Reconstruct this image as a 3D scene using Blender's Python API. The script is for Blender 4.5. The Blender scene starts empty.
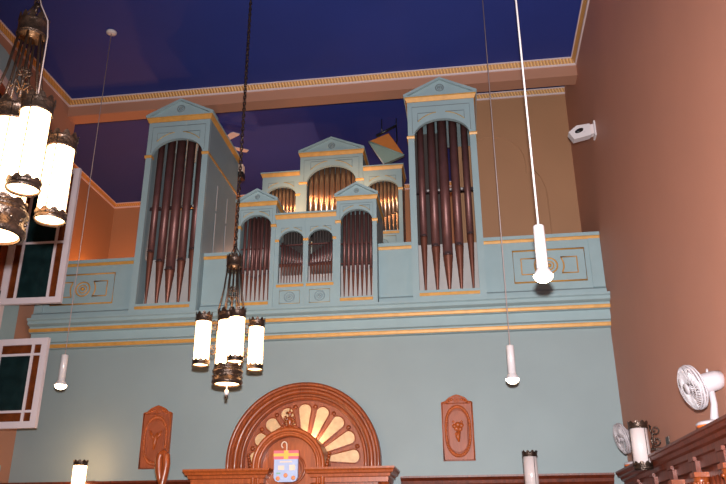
import bpy, math, random
from mathutils import Vector, Matrix
random.seed(7)
PI = math.pi
S = bpy.context.scene
COL = S.collection

# ------------------------------------------------------------------ materials
def mat(name, col, rough=.6, metal=0., var=.06, vscale=6., bump=0., bscale=60., emit=None, estr=0., coat=0.):
    m = bpy.data.materials.new(name); m.use_nodes = True
    n = m.node_tree.nodes; l = m.node_tree.links
    b = n['Principled BSDF']
    b.inputs['Roughness'].default_value = rough
    b.inputs['Metallic'].default_value = metal
    b.inputs['Coat Weight'].default_value = coat
    b.inputs['Coat Roughness'].default_value = .15
    tc = n.new('ShaderNodeTexCoord')
    nz = n.new('ShaderNodeTexNoise'); nz.inputs['Scale'].default_value = vscale; nz.inputs['Detail'].default_value = 4
    l.new(tc.outputs['Object'], nz.inputs['Vector'])
    rp = n.new('ShaderNodeValToRGB')
    lo = [max(0, c*(1-var)) for c in col]; hi = [min(1, c*(1+var)) for c in col]
    rp.color_ramp.elements[0].color = (*lo, 1); rp.color_ramp.elements[1].color = (*hi, 1)
    rp.color_ramp.elements[0].position = .3; rp.color_ramp.elements[1].position = .7
    l.new(nz.outputs['Fac'], rp.inputs['Fac']); l.new(rp.outputs['Color'], b.inputs['Base Color'])
    if bump:
        n2 = n.new('ShaderNodeTexNoise'); n2.inputs['Scale'].default_value = bscale
        l.new(tc.outputs['Object'], n2.inputs['Vector'])
        bp = n.new('ShaderNodeBump'); bp.inputs['Strength'].default_value = bump; bp.inputs['Distance'].default_value = .01
        l.new(n2.outputs['Fac'], bp.inputs['Height']); l.new(bp.outputs['Normal'], b.inputs['Normal'])
    if emit:
        b.inputs['Emission Color'].default_value = (*emit, 1); b.inputs['Emission Strength'].default_value = estr
    return m

def wood(name, dark, light, rough=.32, scale=(14, 14, 1.6), coat=.35):
    m = bpy.data.materials.new(name); m.use_nodes = True
    n = m.node_tree.nodes; l = m.node_tree.links; b = n['Principled BSDF']
    tc = n.new('ShaderNodeTexCoord'); mp = n.new('ShaderNodeMapping'); mp.inputs['Scale'].default_value = scale
    l.new(tc.outputs['Object'], mp.inputs['Vector'])
    nz = n.new('ShaderNodeTexNoise'); nz.inputs['Scale'].default_value = 2.5; nz.inputs['Detail'].default_value = 6
    nz.inputs['Distortion'].default_value = 1.2
    l.new(mp.outputs['Vector'], nz.inputs['Vector'])
    rp = n.new('ShaderNodeValToRGB'); rp.color_ramp.elements[0].color = (*dark, 1); rp.color_ramp.elements[1].color = (*light, 1)
    rp.color_ramp.elements[0].position = .3; rp.color_ramp.elements[1].position = .72
    l.new(nz.outputs['Fac'], rp.inputs['Fac']); l.new(rp.outputs['Color'], b.inputs['Base Color'])
    b.inputs['Roughness'].default_value = rough; b.inputs['Coat Weight'].default_value = coat; b.inputs['Coat Roughness'].default_value = .18
    bp = n.new('ShaderNodeBump'); bp.inputs['Strength'].default_value = .08; bp.inputs['Distance'].default_value = .005
    l.new(nz.outputs['Fac'], bp.inputs['Height']); l.new(bp.outputs['Normal'], b.inputs['Normal'])
    return m

def glow(name, col, strength):
    m = bpy.data.materials.new(name); m.use_nodes = True
    b = m.node_tree.nodes['Principled BSDF']
    b.inputs['Base Color'].default_value = (.9, .85, .75, 1); b.inputs['Roughness'].default_value = .4
    b.inputs['Emission Color'].default_value = (*col, 1); b.inputs['Emission Strength'].default_value = strength
    return m

M = dict(
    teal=mat('teal_wall_paint', (.240, .290, .292), .55, var=.035, vscale=2.2, bump=.03, bscale=90),
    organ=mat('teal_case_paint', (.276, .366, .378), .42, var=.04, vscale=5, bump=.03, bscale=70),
    gold=mat('gold_paint', (.55, .265, .058), .45, metal=.1, var=.12, vscale=14, bump=.05),
    goldrelief=None,
    dullgold=mat('dull_gold_line', (.45, .29, .09), .45, metal=.2, var=.15, vscale=18),
    fillet=mat('pink_white_fillet', (.66, .52, .50), .5, var=.04),
    side=mat('darker_case_tone', (.215, .285, .305), .5, var=.04, vscale=5),  # darker version of the case colour
    greyline=mat('dark_grey_line', (.150, .180, .185), .5, var=.06, vscale=8),  # dark grey on rosettes, border lines and spandrel edges
    tanred=mat('red_tan_wall', (.485, .208, .135), .62, var=.03, vscale=1.7, bump=.05, bscale=110),  # redder, lighter version of the tan wall colour
    tan=mat('tan_wall_paint', (.39, .185, .115), .62, var=.03, vscale=1.7, bump=.05, bscale=110),
    tanback=mat('tan_recess_paint', (.36, .178, .088), .65, var=.03, vscale=1.7, bump=.05, bscale=110),
    blue=mat('blue_ceiling_paint', (.012, .029, .20), .7, var=.05, vscale=1.2, bump=.04, bscale=100),
    floor=wood('floor_boards', (.07, .03, .015), (.16, .075, .035), .4, (2, 20, 2)),
    wood=wood('carved_red_brown_wood', (.17, .030, .006), (.36, .071, .013), .38, coat=.15),
    woodlight=wood('orange_brown_wood', (.26, .050, .008), (.44, .095, .018), .4, coat=.15),
    wooddark=wood('dark_wainscot_wood', (.070, .011, .004), (.185, .031, .009), .42, coat=.04),
    plaque=wood('plaque_wood', (.24, .050, .015), (.37, .084, .027), .5, (9, 9, 2), coat=.05),
    relief=mat('orange_carving', (.38, .075, .010), .45, var=.25, vscale=30, bump=.3, bscale=40),
    copper=mat('dark_copper_pipe', (.145, .060, .054), .42, metal=.5, var=.18, vscale=7),
    copperfoot=mat('brown_copper_foot', (.175, .062, .040), .4, metal=.5, var=.15, vscale=9),
    tin=mat('aged_tin_pipe', (.24, .20, .19), .42, metal=.85, var=.15, vscale=9),
    brightpipe=mat('bright_copper_pipe', (.80, .50, .32), .30, metal=.9, var=.12, vscale=6),
    mouth=mat('pipe_mouth_dark', (.10, .06, .06), .3, metal=.6),
    board=mat('pale_grey_board', (.42, .38, .36), .6, var=.06, vscale=6),
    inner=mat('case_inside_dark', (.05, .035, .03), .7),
    bronze=mat('dark_bronze', (.075, .048, .036), .34, metal=.75, var=.4, vscale=34, bump=.5, bscale=70),
    bronzewarm=mat('warm_bronze', (.26, .13, .06), .4, metal=.7, var=.3, vscale=40, bump=.3),
    glass=glow('lit_lantern_glass', (1.0, .58, .26), 11.5),
    bulb=glow('lit_lamp_lens', (1.0, .80, .55), 14.0),
    fadedglass=mat('unlit_white_glass', (.72, .60, .58), .25, var=.03, coat=.4),
    fanwhite=mat('pinkish_white_plastic', (.47, .41, .425), .4, var=.02),
    white=mat('white_enamel', (.62, .56, .56), .3, var=.02, coat=.3),
    sash=mat('white_sash_paint', (.72, .60, .62), .4, var=.03),
    cord=mat('grey_pink_cord', (.36, .28, .27), .5),
    black=mat('black_plastic', (.012, .011, .012), .3),
    greenglass=mat('dark_green_stained_glass', (.008, .021, .022), .12, var=.35, vscale=9, bump=.2, bscale=18, coat=.5),
    redglass=mat('red_brown_stained_glass', (.14, .032, .008), .15, var=.35, vscale=9, bump=.2, bscale=18, coat=.5),
    orangereflect=mat('orange_reflection', (.62, .20, .045), .45, var=.06),
    greenreflect=mat('grey_green_reflection', (.20, .27, .23), .45, var=.06),
    cream=mat('cream_petal_glass', (.66, .42, .22), .4, var=.16, vscale=18, bump=.1, coat=.3),
    bluecloth=mat('light_blue_cloth', (.42, .50, .72), .8, var=.05, vscale=30),
    pinkcloth=mat('pink_red_cloth', (.74, .16, .20), .8),
    yellowcloth=mat('yellow_cloth', (.85, .50, .10), .8),
    orangecloth=mat('orange_patch_cloth', (.80, .30, .14), .8),
    creamcloth=mat('cream_patch_cloth', (.80, .62, .50), .8),
    greencloth=mat('green_patch_cloth', (.25, .45, .35), .8),
    orangebase=mat('orange_plastic', (.75, .16, .03), .35),
    grille=mat('pale_grille', (.56, .50, .51), .4),
)

def beaded(name):
    m = bpy.data.materials.new(name); m.use_nodes = True
    n = m.node_tree.nodes; l = m.node_tree.links; b = n['Principled BSDF']
    tc = n.new('ShaderNodeTexCoord'); wv = n.new('ShaderNodeTexWave'); wv.bands_direction = 'DIAGONAL'
    wv.inputs['Scale'].default_value = 16; wv.inputs['Distortion'].default_value = .4
    l.new(tc.outputs['Object'], wv.inputs['Vector'])
    rp = n.new('ShaderNodeValToRGB'); rp.color_ramp.elements[0].color = (.36, .15, .035, 1); rp.color_ramp.elements[1].color = (.66, .34, .09, 1)
    l.new(wv.outputs['Fac'], rp.inputs['Fac']); l.new(rp.outputs['Color'], b.inputs['Base Color'])
    bp = n.new('ShaderNodeBump'); bp.inputs['Strength'].default_value = .5; bp.inputs['Distance'].default_value = .01
    l.new(wv.outputs['Fac'], bp.inputs['Height']); l.new(bp.outputs['Normal'], b.inputs['Normal'])
    b.inputs['Roughness'].default_value = .45
    return m
M['goldrelief'] = beaded('gold_beaded_paint')

# ------------------------------------------------------------------ mesh builder
class MB:
    def __init__(s): s.v = []; s.f = []; s.sm = []
    def add(s, vs, fs, smooth=False):
        o = len(s.v); s.v += [tuple(v) for v in vs]
        for f in fs: s.f.append([i+o for i in f]); s.sm.append(smooth)
        return s
    def box(s, x0, x1, y0, y1, z0, z1):
        v = [(x, y, z) for x in (x0, x1) for y in (y0, y1) for z in (z0, z1)]
        return s.add(v, [(0,1,3,2),(4,6,7,5),(0,4,5,1),(2,3,7,6),(0,2,6,4),(1,5,7,3)])
    def prism(s, poly, plane, d0, d1):
        """poly = 2D outline; plane 'xz' extruded along y, 'yz' along x, 'xy' along z"""
        def P(a, b, d): return {'xz': (a, d, b), 'yz': (d, a, b), 'xy': (a, b, d)}[plane]
        n = len(poly)
        v = [P(a, b, d0) for a, b in poly] + [P(a, b, d1) for a, b in poly]
        f = [tuple(range(n)), tuple(range(2*n-1, n-1, -1))] + [(i, (i+1) % n, n+(i+1) % n, n+i) for i in range(n)]
        return s.add(v, f)
    def tube(s, pts, r, seg=8, closed=False, taper=None, smooth=True):
        pts = [Vector(p) for p in pts]; n = len(pts); vs = []; up = None
        for i, p in enumerate(pts):
            a = pts[(i-1) % n] if (closed or i > 0) else p
            b = pts[(i+1) % n] if (closed or i < n-1) else p
            t = (b-a).normalized()
            if up is None:
                up = Vector((0, 0, 1)) if abs(t.z) < .9 else Vector((1, 0, 0))
            up = (up - t*up.dot(t))
            up = up.normalized() if up.length > 1e-6 else t.orthogonal().normalized()
            w = t.cross(up); rr = taper[i] if taper else r
            for k in range(seg):
                an = 2*PI*k/seg; vs.append(p + up*math.cos(an)*rr + w*math.sin(an)*rr)
        fs = []
        for i in range(n if closed else n-1):
            for k in range(seg):
                j = (i+1) % n
                fs.append((i*seg+k, i*seg+(k+1) % seg, j*seg+(k+1) % seg, j*seg+k))
        if not closed:
            fs.append(tuple(range(seg-1, -1, -1))); fs.append(tuple(range((n-1)*seg, n*seg)))
        return s.add(vs, fs, smooth)
    def lathe(s, prof, c=(0, 0, 0), axis=(0, 0, 1), seg=20, smooth=True, cap=True):
        """prof = (r, h) along axis from c"""
        ax = Vector(axis).normalized(); u = ax.orthogonal().normalized() if abs(ax.z) < .999 else Vector((1, 0, 0)); w = ax.cross(u); c = Vector(c)
        vs = []; n = len(prof)
        for r, h in prof:
            for k in range(seg):
                a = 2*PI*k/seg; vs.append(c + ax*h + (u*math.cos(a) + w*math.sin(a))*r)
        fs = [(i*seg+k, i*seg+(k+1) % seg, (i+1)*seg+(k+1) % seg, (i+1)*seg+k) for i in range(n-1) for k in range(seg)]
        if cap: fs.append(tuple(range(seg-1, -1, -1))); fs.append(tuple(range((n-1)*seg, n*seg)))
        return s.add(vs, fs, smooth)
    def ball(s, c, r, seg=12, sc=(1, 1, 1)):
        prof = [(max(1e-4, r*math.sin(PI*i/8)), -r*math.cos(PI*i/8)) for i in range(9)]
        m = MB().lathe(prof, (0, 0, 0), (0, 0, 1), seg)
        return s.add([(c[0]+x*sc[0], c[1]+y*sc[1], c[2]+z*sc[2]) for x, y, z in m.v], m.f, True)
    def sweep(s, path, prof, side=1, closed=False):
        """mitred sweep of profile (d, z) along an XY path; side=1 puts d to the left of travel"""
        P = [Vector((p[0], p[1])) for p in path]; n = len(P); vs = []; k = len(prof)
        for i in range(n):
            d1 = (P[i]-P[i-1]).normalized() if (closed or i > 0) else None
            d2 = (P[(i+1) % n]-P[i]).normalized() if (closed or i < n-1) else None
            if d1 is None: d1 = d2
            if d2 is None: d2 = d1
            n1 = Vector((-d1.y, d1.x))*side; n2 = Vector((-d2.y, d2.x))*side
            m = (n1+n2); m = m/max(.2, m.dot(n1))
            for d, z in prof: vs.append((P[i].x+m.x*d, P[i].y+m.y*d, z))
        fs = []
        for i in range(n if closed else n-1):
            j = (i+1) % n
            for a in range(k):
                b = (a+1) % k; fs.append((i*k+a, i*k+b, j*k+b, j*k+a))
        if not closed: fs.append(tuple(range(k))); fs.append(tuple(range(n*k-1, (n-1)*k-1, -1)))
        return s.add(vs, fs)
    def arch(s, x0, x1, z0, z1, a0, a1, zb, zs, rise, y0, y1, seg=20):
        """panel x0..x1, z0..z1 with an arched opening, as one solid"""
        c = (a0+a1)/2; h = (a1-a0)/2
        cur = [(c-h*math.cos(PI*i/seg), zs+rise*math.sin(PI*i/seg)) for i in range(seg+1)]
        s.box(x0, a0, y0, y1, z0, z1); s.box(a1, x1, y0, y1, z0, z1)
        if zb > z0+1e-4: s.box(a0, a1, y0, y1, z0, zb)
        for i in range(seg):
            (xa, za), (xb, zb2) = cur[i], cur[i+1]
            v = [(xa,y0,za),(xb,y0,zb2),(xb,y0,z1),(xa,y0,z1),(xa,y1,za),(xb,y1,zb2),(xb,y1,z1),(xa,y1,z1)]
            s.add(v, [(0,1,2,3),(7,6,5,4),(0,4,5,1),(3,2,6,7)])
        return s
    def xform(s, mtx):
        s.v = [tuple(mtx @ Vector(v)) for v in s.v]; return s
    def build(s, name, m, parent=None, label=None):
        me = bpy.data.meshes.new(name)
        o = Vector((0, 0, 0)); p = parent
        while p is not None: o += p.location; p = p.parent
        me.from_pydata([tuple(Vector(v)-o) for v in s.v], [], s.f)
        me.polygons.foreach_set('use_smooth', s.sm)
        import bmesh
        bm = bmesh.new(); bm.from_mesh(me); bmesh.ops.recalc_face_normals(bm, faces=bm.faces); bm.to_mesh(me); bm.free()
        me.materials.append(M[m] if isinstance(m, str) else m)
        ob = bpy.data.objects.new(name, me); COL.objects.link(ob)
        if parent is not None: ob.parent = parent
        if label: ob['label'] = label
        return ob

def tag(o, label, cat, group=None, kind=None):
    o['label'] = label; o['category'] = cat
    if group: o['group'] = group
    if kind: o['kind'] = kind
    return o
def thing(name, label, cat, loc=(0, 0, 0), group=None, kind=None):
    o = bpy.data.objects.new(name, None); COL.objects.link(o); o.location = loc; o.empty_display_size = .1
    return tag(o, label, cat, group, kind)
def struct(o, label, cat): return tag(o, label, cat, None, 'structure')
def dup(root, loc, label, rotz=0.):
    def cp(o, par):
        c = o.copy(); COL.objects.link(c)
        if par is not None: c.parent = par
        for ch in [x for x in o.children]: cp(ch, c)
        return c
    r = cp(root, None); r.location = loc; r.rotation_euler.z = rotz; r['label'] = label
    return r
def V3(*a): return Vector(a)

# ------------------------------------------------------------------ room dimensions
XL, XR, YF, ZC = -5.0, 1.526, 8.0, 7.08        # side walls, front wall, main ceiling
XRL, YRB, ZRC = -6.1, 11.67, 7.33               # alcove: left wall, back wall, ceiling
YBK = 9.03                                       # pale pier to the right of the organ
YB = -4.0
XC = -1.745                                     # centre line of the organ

struct(MB().box(XL-.2, XR+.2, YB-.2, YF+.2, -.2, 0).build('floor', 'floor'), 'brown board floor of the hall, below the picture', 'floor')
struct(MB().box(XL-.2, XR+.2, YB-.2, YF, ZC, ZC+.2).build('ceiling', 'blue'), 'dark blue painted ceiling of the main hall', 'ceiling')
struct(MB().box(XRL, XR, YF+.2, YRB, ZRC, ZRC+.2).build('ceiling', 'blue'), 'dark blue ceiling of the alcove behind the organ', 'ceiling')
struct(MB().box(XR, XR+.2, YB, YRB+.2, 0, 7.5).build('wall_right', 'tanred'), 'plain tan brown side wall on the right', 'wall')
struct(MB().box(XL-.2, XL, YB, YF+.2, 0, 7.5).build('wall_left', 'tan'), 'tan brown side wall with the arched window', 'wall')
struct(MB().box(XL, XR, YB-.2, YB, 0, ZC).build('wall_rear', 'tan'), 'tan wall behind the viewer', 'wall')
struct(MB().box(XL, XR, YF, YF+.2, 0, 3.98).build('wall_front', 'teal'), 'grey green front wall below the organ', 'wall')
struct(MB().box(XL, XR, YF, YF+.2, 6.85, 7.5).build('wall_header', 'tan'), 'tan beam across the top of the organ alcove', 'beam')
struct(MB().box(XRL-.2, XRL, YF, YRB+.2, 3.6, 7.5).build('wall_alcove', 'tanback'), 'orange brown left wall of the organ alcove', 'wall')
struct(MB().box(XRL, XL-.2, YF, YF+.2, 3.6, 7.5).build('wall_alcove', 'tanback'), 'return wall of the alcove hidden behind the left wall', 'wall')
struct(MB().box(XRL, XR, YRB, YRB+.2, 3.6, 7.5).build('wall_back', 'tanback'), 'orange brown wall at the back of the organ alcove', 'wall')
pier = MB().box(0.02, XR, YBK, YRB, 3.98, ZRC)
struct(pier.build('wall_pier', 'tanback'), 'tan pier wall to the right of the organ', 'wall')
struct(MB().box(XRL, XR, YF+.2, YRB, 3.75, 3.98).build('floor', 'floor'), 'floor of the organ gallery', 'floor')

# faint raised arch line on the pier
am = MB()
ca = [(0.36, 4.9), (0.36, 6.2)]
pts = []
for i in range(15):
    a = PI - (PI)*i/14
    pts.append((.50+.42*math.cos(a)*1.0, 6.25+.42*math.sin(a)))
am.tube([(x, YBK-.004, z) for x, z in [(.08, 4.3)]+pts[0:]+[(.92, 6.1)]], .006, 6)
am.tube([(1.03, YBK-.004, 6.12), (1.10, YBK-.004, 6.02), (1.15, YBK-.004, 5.85), (1.16, YBK-.004, 5.5), (1.165, YBK-.004, 4.7)], .006, 6)
struct(am.build('trim_1', 'tanback'), 'faint painted-over arch moulding on the tan pier wall', 'moulding')

# ------------------------------------------------------------------ crown mouldings
def crown(name, path, zt, h, proj, side, label):
    t = thing(name, label, 'cornice', (path[0][0], path[0][1], zt-h), None, 'structure')
    zb = zt-h
    MB().sweep(path, [(0, zb), (.016, zb), (.018, zb+.020), (0, zb+.020)], side).build('bottom_fillet', 'fillet', t)
    MB().sweep(path, [(0, zb+.020), (.012, zb+.020), (.022, zb+h*.42), (proj*.8, zt-.013), (0, zt-.013)], side).build('gilded_cove', 'goldrelief', t)
    MB().sweep(path, [(0, zt-.013), (proj, zt-.013), (proj, zt-.0005), (0, zt-.0005)], side).build('top_fillet', 'fillet', t)
    return t
e = .0008
crown('trim_2', [(XL+e, YB+.01), (XL+e, YF-e), (XR-e, YF-e), (XR-e, YB+.01)], ZC, .088, .06, -1, 'gilded cornice around the main blue ceiling')
crown('trim_3', [(XRL+e, YF+.3), (XRL+e, YRB-e), (.02-e, YRB-e), (.02-e, YBK-e), (XR-e, YBK-e)], ZRC, .085, .05, -1, 'gilded cornice around the alcove ceiling')

# ------------------------------------------------------------------ entablature below the organ
t = thing('trim_4', 'teal moulded ledge with two gold lines below the organ', 'ledge', (XC, YF, 3.66), None, 'structure')
ent = [(8.2, 3.982), (8.2, 4.04), (7.765, 4.04), (7.765, 4.018), (7.79, 4.006), (7.79, 3.972), (7.82, 3.962), (7.85, 3.955), (7.85, 3.888),
       (7.90, 3.884), (7.90, 3.786), (7.935, 3.776), (7.935, 3.716), (7.9985, 3.712), (7.9985, 3.982)]
MB().prism(ent, 'yz', XL+.05, XR-.001).build('moulding', 'organ', t)
MB().prism([(7.849, 3.928), (7.832, 3.928), (7.832, 3.918), (7.840, 3.896), (7.849, 3.891)], 'yz', XL+.051, XR-.002).build('upper_gold_line', 'gold', t)
MB().prism([(7.934, 3.759), (7.917, 3.759), (7.917, 3.749), (7.925, 3.724), (7.934, 3.719)], 'yz', XL+.051, XR-.002).build('lower_gold_line', 'gold', t)

# ------------------------------------------------------------------ organ helpers
def rosette(cx, y, cz, r, m, parent, name='rosette', tf=.15):
    b = MB()
    for rr, th in ((r, r*tf), (r*.55, r*tf*.8)):
        b.tube([(cx+rr*math.cos(a*PI/12), y, cz+rr*math.sin(a*PI/12)) for a in range(24)], th, 6, True)
    b.lathe([(r*.26, 0), (r*.24, r*.2), (.001, r*.32)], (cx, y+.001, cz), (0, -1, 0), 14)
    return b.build(name, m, parent)

def spandrels(cx, half, zs, rise, k, y, r, parent):
    """curved triangles in the two upper corners of an arch: gilded curve, plain top and side"""
    for sgn in (-1, 1):
        a0, a1 = math.radians(39), math.radians(81)
        pts = [(cx+sgn*half*1.09*math.cos(a0+(a1-a0)*i/10), y, zs+rise*k*math.sin(a0+(a1-a0)*i/10)) for i in range(11)]
        MB().tube(pts, r, 5).build('spandrel_line', 'dullgold', parent)
        zt = pts[-1][2]
        MB().tube([pts[-1], (pts[0][0], y, zt), pts[0]], r*.8, 5).build('spandrel_edge', 'greyline', parent)

def gable(cx, half, zt, za, y0, y1, parent):
    b = MB().prism([(cx-half*.93, zt), (cx+half*.93, zt), (cx, za-.022)], 'xz', y0+.02, y1)
    for sgn in (-1, 1):      # raking cornice
        p = [(cx+sgn*half, zt-.004), (cx+sgn*half, zt+.018), (cx, za), (cx, za-.024), (cx+sgn*half*.93, zt-.004)]
        b.prism(p, 'xz', y0-.02, y1)
    return b.build('pediment', 'organ', parent)

def pipe(cx, cy, zfoot, zmouth, ztop, r, m, mfoot, parent, mouth=True, seg=14):
    o = MB().lathe([(r, 0), (r, ztop-zmouth)], (cx, cy, zmouth), seg=seg).build('pipe', m, parent)
    MB().lathe([(r*.20, 0), (r*.28, .01), (r*.98, (zmouth-zfoot)*.97), (r*1.03, (zmouth-zfoot)-.001)], (cx, cy, zfoot), seg=seg).build('pipe_foot', mfoot, o)
    if mouth:
        b = MB().box(cx-r*.62, cx+r*.62, cy-r*1.06, cy-r*.55, zmouth+.004, zmouth+r*.55)
        b.tube([(cx-r*.9, cy-r*.75, zmouth+.003), (cx, cy-r*1.12, zmouth), (cx+r*.9, cy-r*.75, zmouth+.003)], r*.10, 5)
        b.build('pipe_mouth', 'mouth', o)
    return o

def bay(parent, cx, half, ohalf, y0, y1, z0, ztop, zb, zs, rise, zcap, zsill, caps=True, sp=True, th=.05, spz=None, cd=.014, sillw=None, er=.0045):
    MB().arch(cx-half, cx+half, z0, ztop, cx-ohalf, cx+ohalf, zb, zs, rise, y0, y0+th).build('arched_front', 'organ', parent)
    if caps:
        for sgn in (-1, 1):
            a, b = sorted((cx+sgn*(half+.012), cx+sgn*(ohalf-.004)))
            MB().prism([(y0-cd, zcap+.016), (y0-cd, zcap+.004), (y0-cd*.4, zcap-.016), (y0+th+.01, zcap-.016), (y0+th+.01, zcap+.016)], 'yz', a, b).build('capital', 'gold', parent)
    w = sillw or ohalf
    MB().prism([(y0, zsill+.016), (y0-.018, zsill+.016), (y0-.018, zsill+.006), (y0-.006, zsill-.014), (y0, zsill-.014)], 'yz', cx-w, cx+w).build('sill_line', 'gold', parent)
    if sp: spandrels(cx, ohalf, zs, rise, spz or 1.42, y0-.002, er, parent)

def goldband(parent, cx, hw, y0, yb, zb, zt, proj):
    path = [(cx+hw, yb), (cx+hw, y0), (cx-hw, y0), (cx-hw, yb)]
    MB().sweep(path, [(0, zb), (.006, zb), (proj*.75, zt-.016), (proj*.75, zt), (0, zt)], 1).build('gold_cornice', 'gold', parent)
    MB().sweep(path, [(-.02, zt), (proj, zt), (proj, zt+.014), (-.02, zt+.014)], 1).build('cornice_cap', 'organ', parent)

# ------------------------------------------------------------------ the two tall towers
Y0 = 7.80
ZL = 4.041
def tower(cx, label, side):
    t = thing('organ_tower', label, 'organ tower', (cx, Y0, ZL), 'tall organ towers')
    hw = .395
    bay(t, cx, hw, .322, Y0, 0, ZL, 6.52, 4.157, 6.055, .222, 6.045, 4.107, er=.006, cd=.018)
    # raised border line of the upper panel
    MB().tube([(cx-.34, Y0, 6.10), (cx-.34, Y0, 6.455), (cx+.34, Y0, 6.455), (cx+.34, Y0, 6.10)], .0045, 5).build('panel_line', 'greyline', t)
    goldband(t, cx, hw, Y0, 9.0, 6.522, 6.585, .036)
    gable(cx, .436, 6.60, 6.828, Y0-.02, Y0+.16, t)
    rosette(cx, Y0-.002, 6.70, .046, 'greyline', t)
    MB().box(cx-hw, cx+hw, Y0+.06, 9.0, 6.54, 6.60).build('roof_board', 'organ', t)
    for sgn in (-1, 1):
        xa, xb = sorted((cx+sgn*hw, cx+sgn*(hw-.03)))
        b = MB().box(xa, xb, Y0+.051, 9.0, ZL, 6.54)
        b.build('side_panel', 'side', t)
        xo = cx+sgn*hw
        MB().box(min(xo, xo+sgn*.012), max(xo, xo+sgn*.012), Y0+.052, 9.0, 6.032, 6.058).build('side_gold_line', 'gold', t)
        s_ = MB()
        for yy in (8.22, 8.62):
            s_.box(min(xo, xo+sgn*.006), max(xo, xo+sgn*.006), yy, yy+.02, 4.85, 5.42); s_.box(min(xo, xo+sgn*.006), max(xo, xo+sgn*.006), yy, yy+.02, 5.46, 5.80)
        s_.build('side_batten', 'board', t)
    MB().box(cx-.36, cx+.36, Y0+.30, Y0+.33, ZL, 4.80).build('backboard', 'board', t)
    st = MB()
    for dx, w in ((-.20, .05), (.02, .045), (.17, .03)):
        st.box(cx+dx-w/2, cx+dx+w/2, 8.95, 9.0, ZL, 6.54)
    st.box(cx-.365, cx+.365, 8.95, 8.99, ZL, 4.85)
    st.build('rear_stile', 'organ', t)
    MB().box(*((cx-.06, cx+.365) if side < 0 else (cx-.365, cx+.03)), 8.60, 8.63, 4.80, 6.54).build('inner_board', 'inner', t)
    rk = MB().box(cx-.362, cx+.362, Y0+.19, Y0+.215, 5.41, 5.45).build('pipe_rail', 'mouth', t)
    for i in range(5):
        d = abs(i-2)
        r = (.056, .049, .040)[d]
        pipe(cx+(i-2)*.130, Y0+.13, 4.16, (4.59, 4.70, 4.83)[d], 6.38, r, 'copper', 'copperfoot', t)
        if i < 4:
            MB().lathe([(.014, 0), (.014, .02)], (cx+(i-1.5)*.130, Y0+.19, 5.43), (0, -1, 0), 10).build('rail_bolt', 'board', t)
    lx = cx-side*(.43 if side > 0 else .40); lz = 5.83 if side > 0 else 6.40
    o = MB().box(lx-.05, lx+.05, 9.02, 9.12, lz, lz+.12).build('lamp_housing', 'creamcloth', t, 'small pale lamp housing behind the tower')
    MB().box(lx-.04, lx+.06, 9.001, 9.12, lz-.09, lz-.001).build('bracket', 'black', o)
    return t
tower(XC-1.612, 'tall teal organ tower on the left with five dark copper pipes under a pediment', -1)
tower(XC+1.616, 'tall teal organ tower on the right beside the tan pier wall, five dark copper pipes', 1)

# ------------------------------------------------------------------ low twin-gabled case in front
t = thing('organ_case', 'low front organ case with two small pediments and four arched pipe openings', 'organ case', (-1.73, Y0, ZL), 'middle organ cases')
LCY = 8.45
for cx in (-2.312, -1.140):
    hw = .231
    bay(t, cx, hw, .182, Y0, 0, ZL, 5.285, 4.13, 5.028, .145, 5.025, 4.094, er=.0042, spz=1.30)
    MB().tube([(cx-.19, Y0, 5.06), (cx-.19, Y0, 5.245), (cx+.19, Y0, 5.245), (cx+.19, Y0, 5.06)], .003, 5).build('panel_line', 'greyline', t)
    goldband(t, cx, hw, Y0, LCY, 5.286, 5.335, .022)
    gable(cx, .252, 5.348, 5.503, Y0-.012, Y0+.12, t)
    rosette(cx, Y0+.006, 5.408, .026, 'greyline', t)
    MB().box(cx-hw, cx+hw, Y0+.06, LCY, 5.29, 5.349).build('roof_board', 'organ', t)
    for sgn in (-1, 1):
        xa, xb = sorted((cx+sgn*hw, cx+sgn*(hw-.02)))
        MB().box(xa, xb, Y0+.051, LCY, ZL, 5.29).build('side_panel', 'organ', t)
    MB().box(cx-.20, cx+.20, Y0+.17, Y0+.19, ZL, 4.55).build('backboard', 'board', t)
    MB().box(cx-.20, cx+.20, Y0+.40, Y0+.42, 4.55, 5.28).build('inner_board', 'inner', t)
    for zz in (4.56, 4.80): MB().box(cx-.205, cx+.205, Y0+.135, Y0+.15, zz, zz+.014).build('pipe_rail', 'copper', t)
    for i in range(7):
        d = abs(i-3)
        pipe(cx+(i-3)*.0505, Y0+.095, 4.132, 4.42+.022*d, 5.20, .0175, 'copper', 'copperfoot', t, seg=10)
    for i in range(6):
        MB().lathe([(.012, 0), (.012, .62)], (cx+(i-2.5)*.0505, Y0+.25, 4.62), seg=8).build('rear_pipe', 'copper' if i % 3 else 'tin', t)
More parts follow.
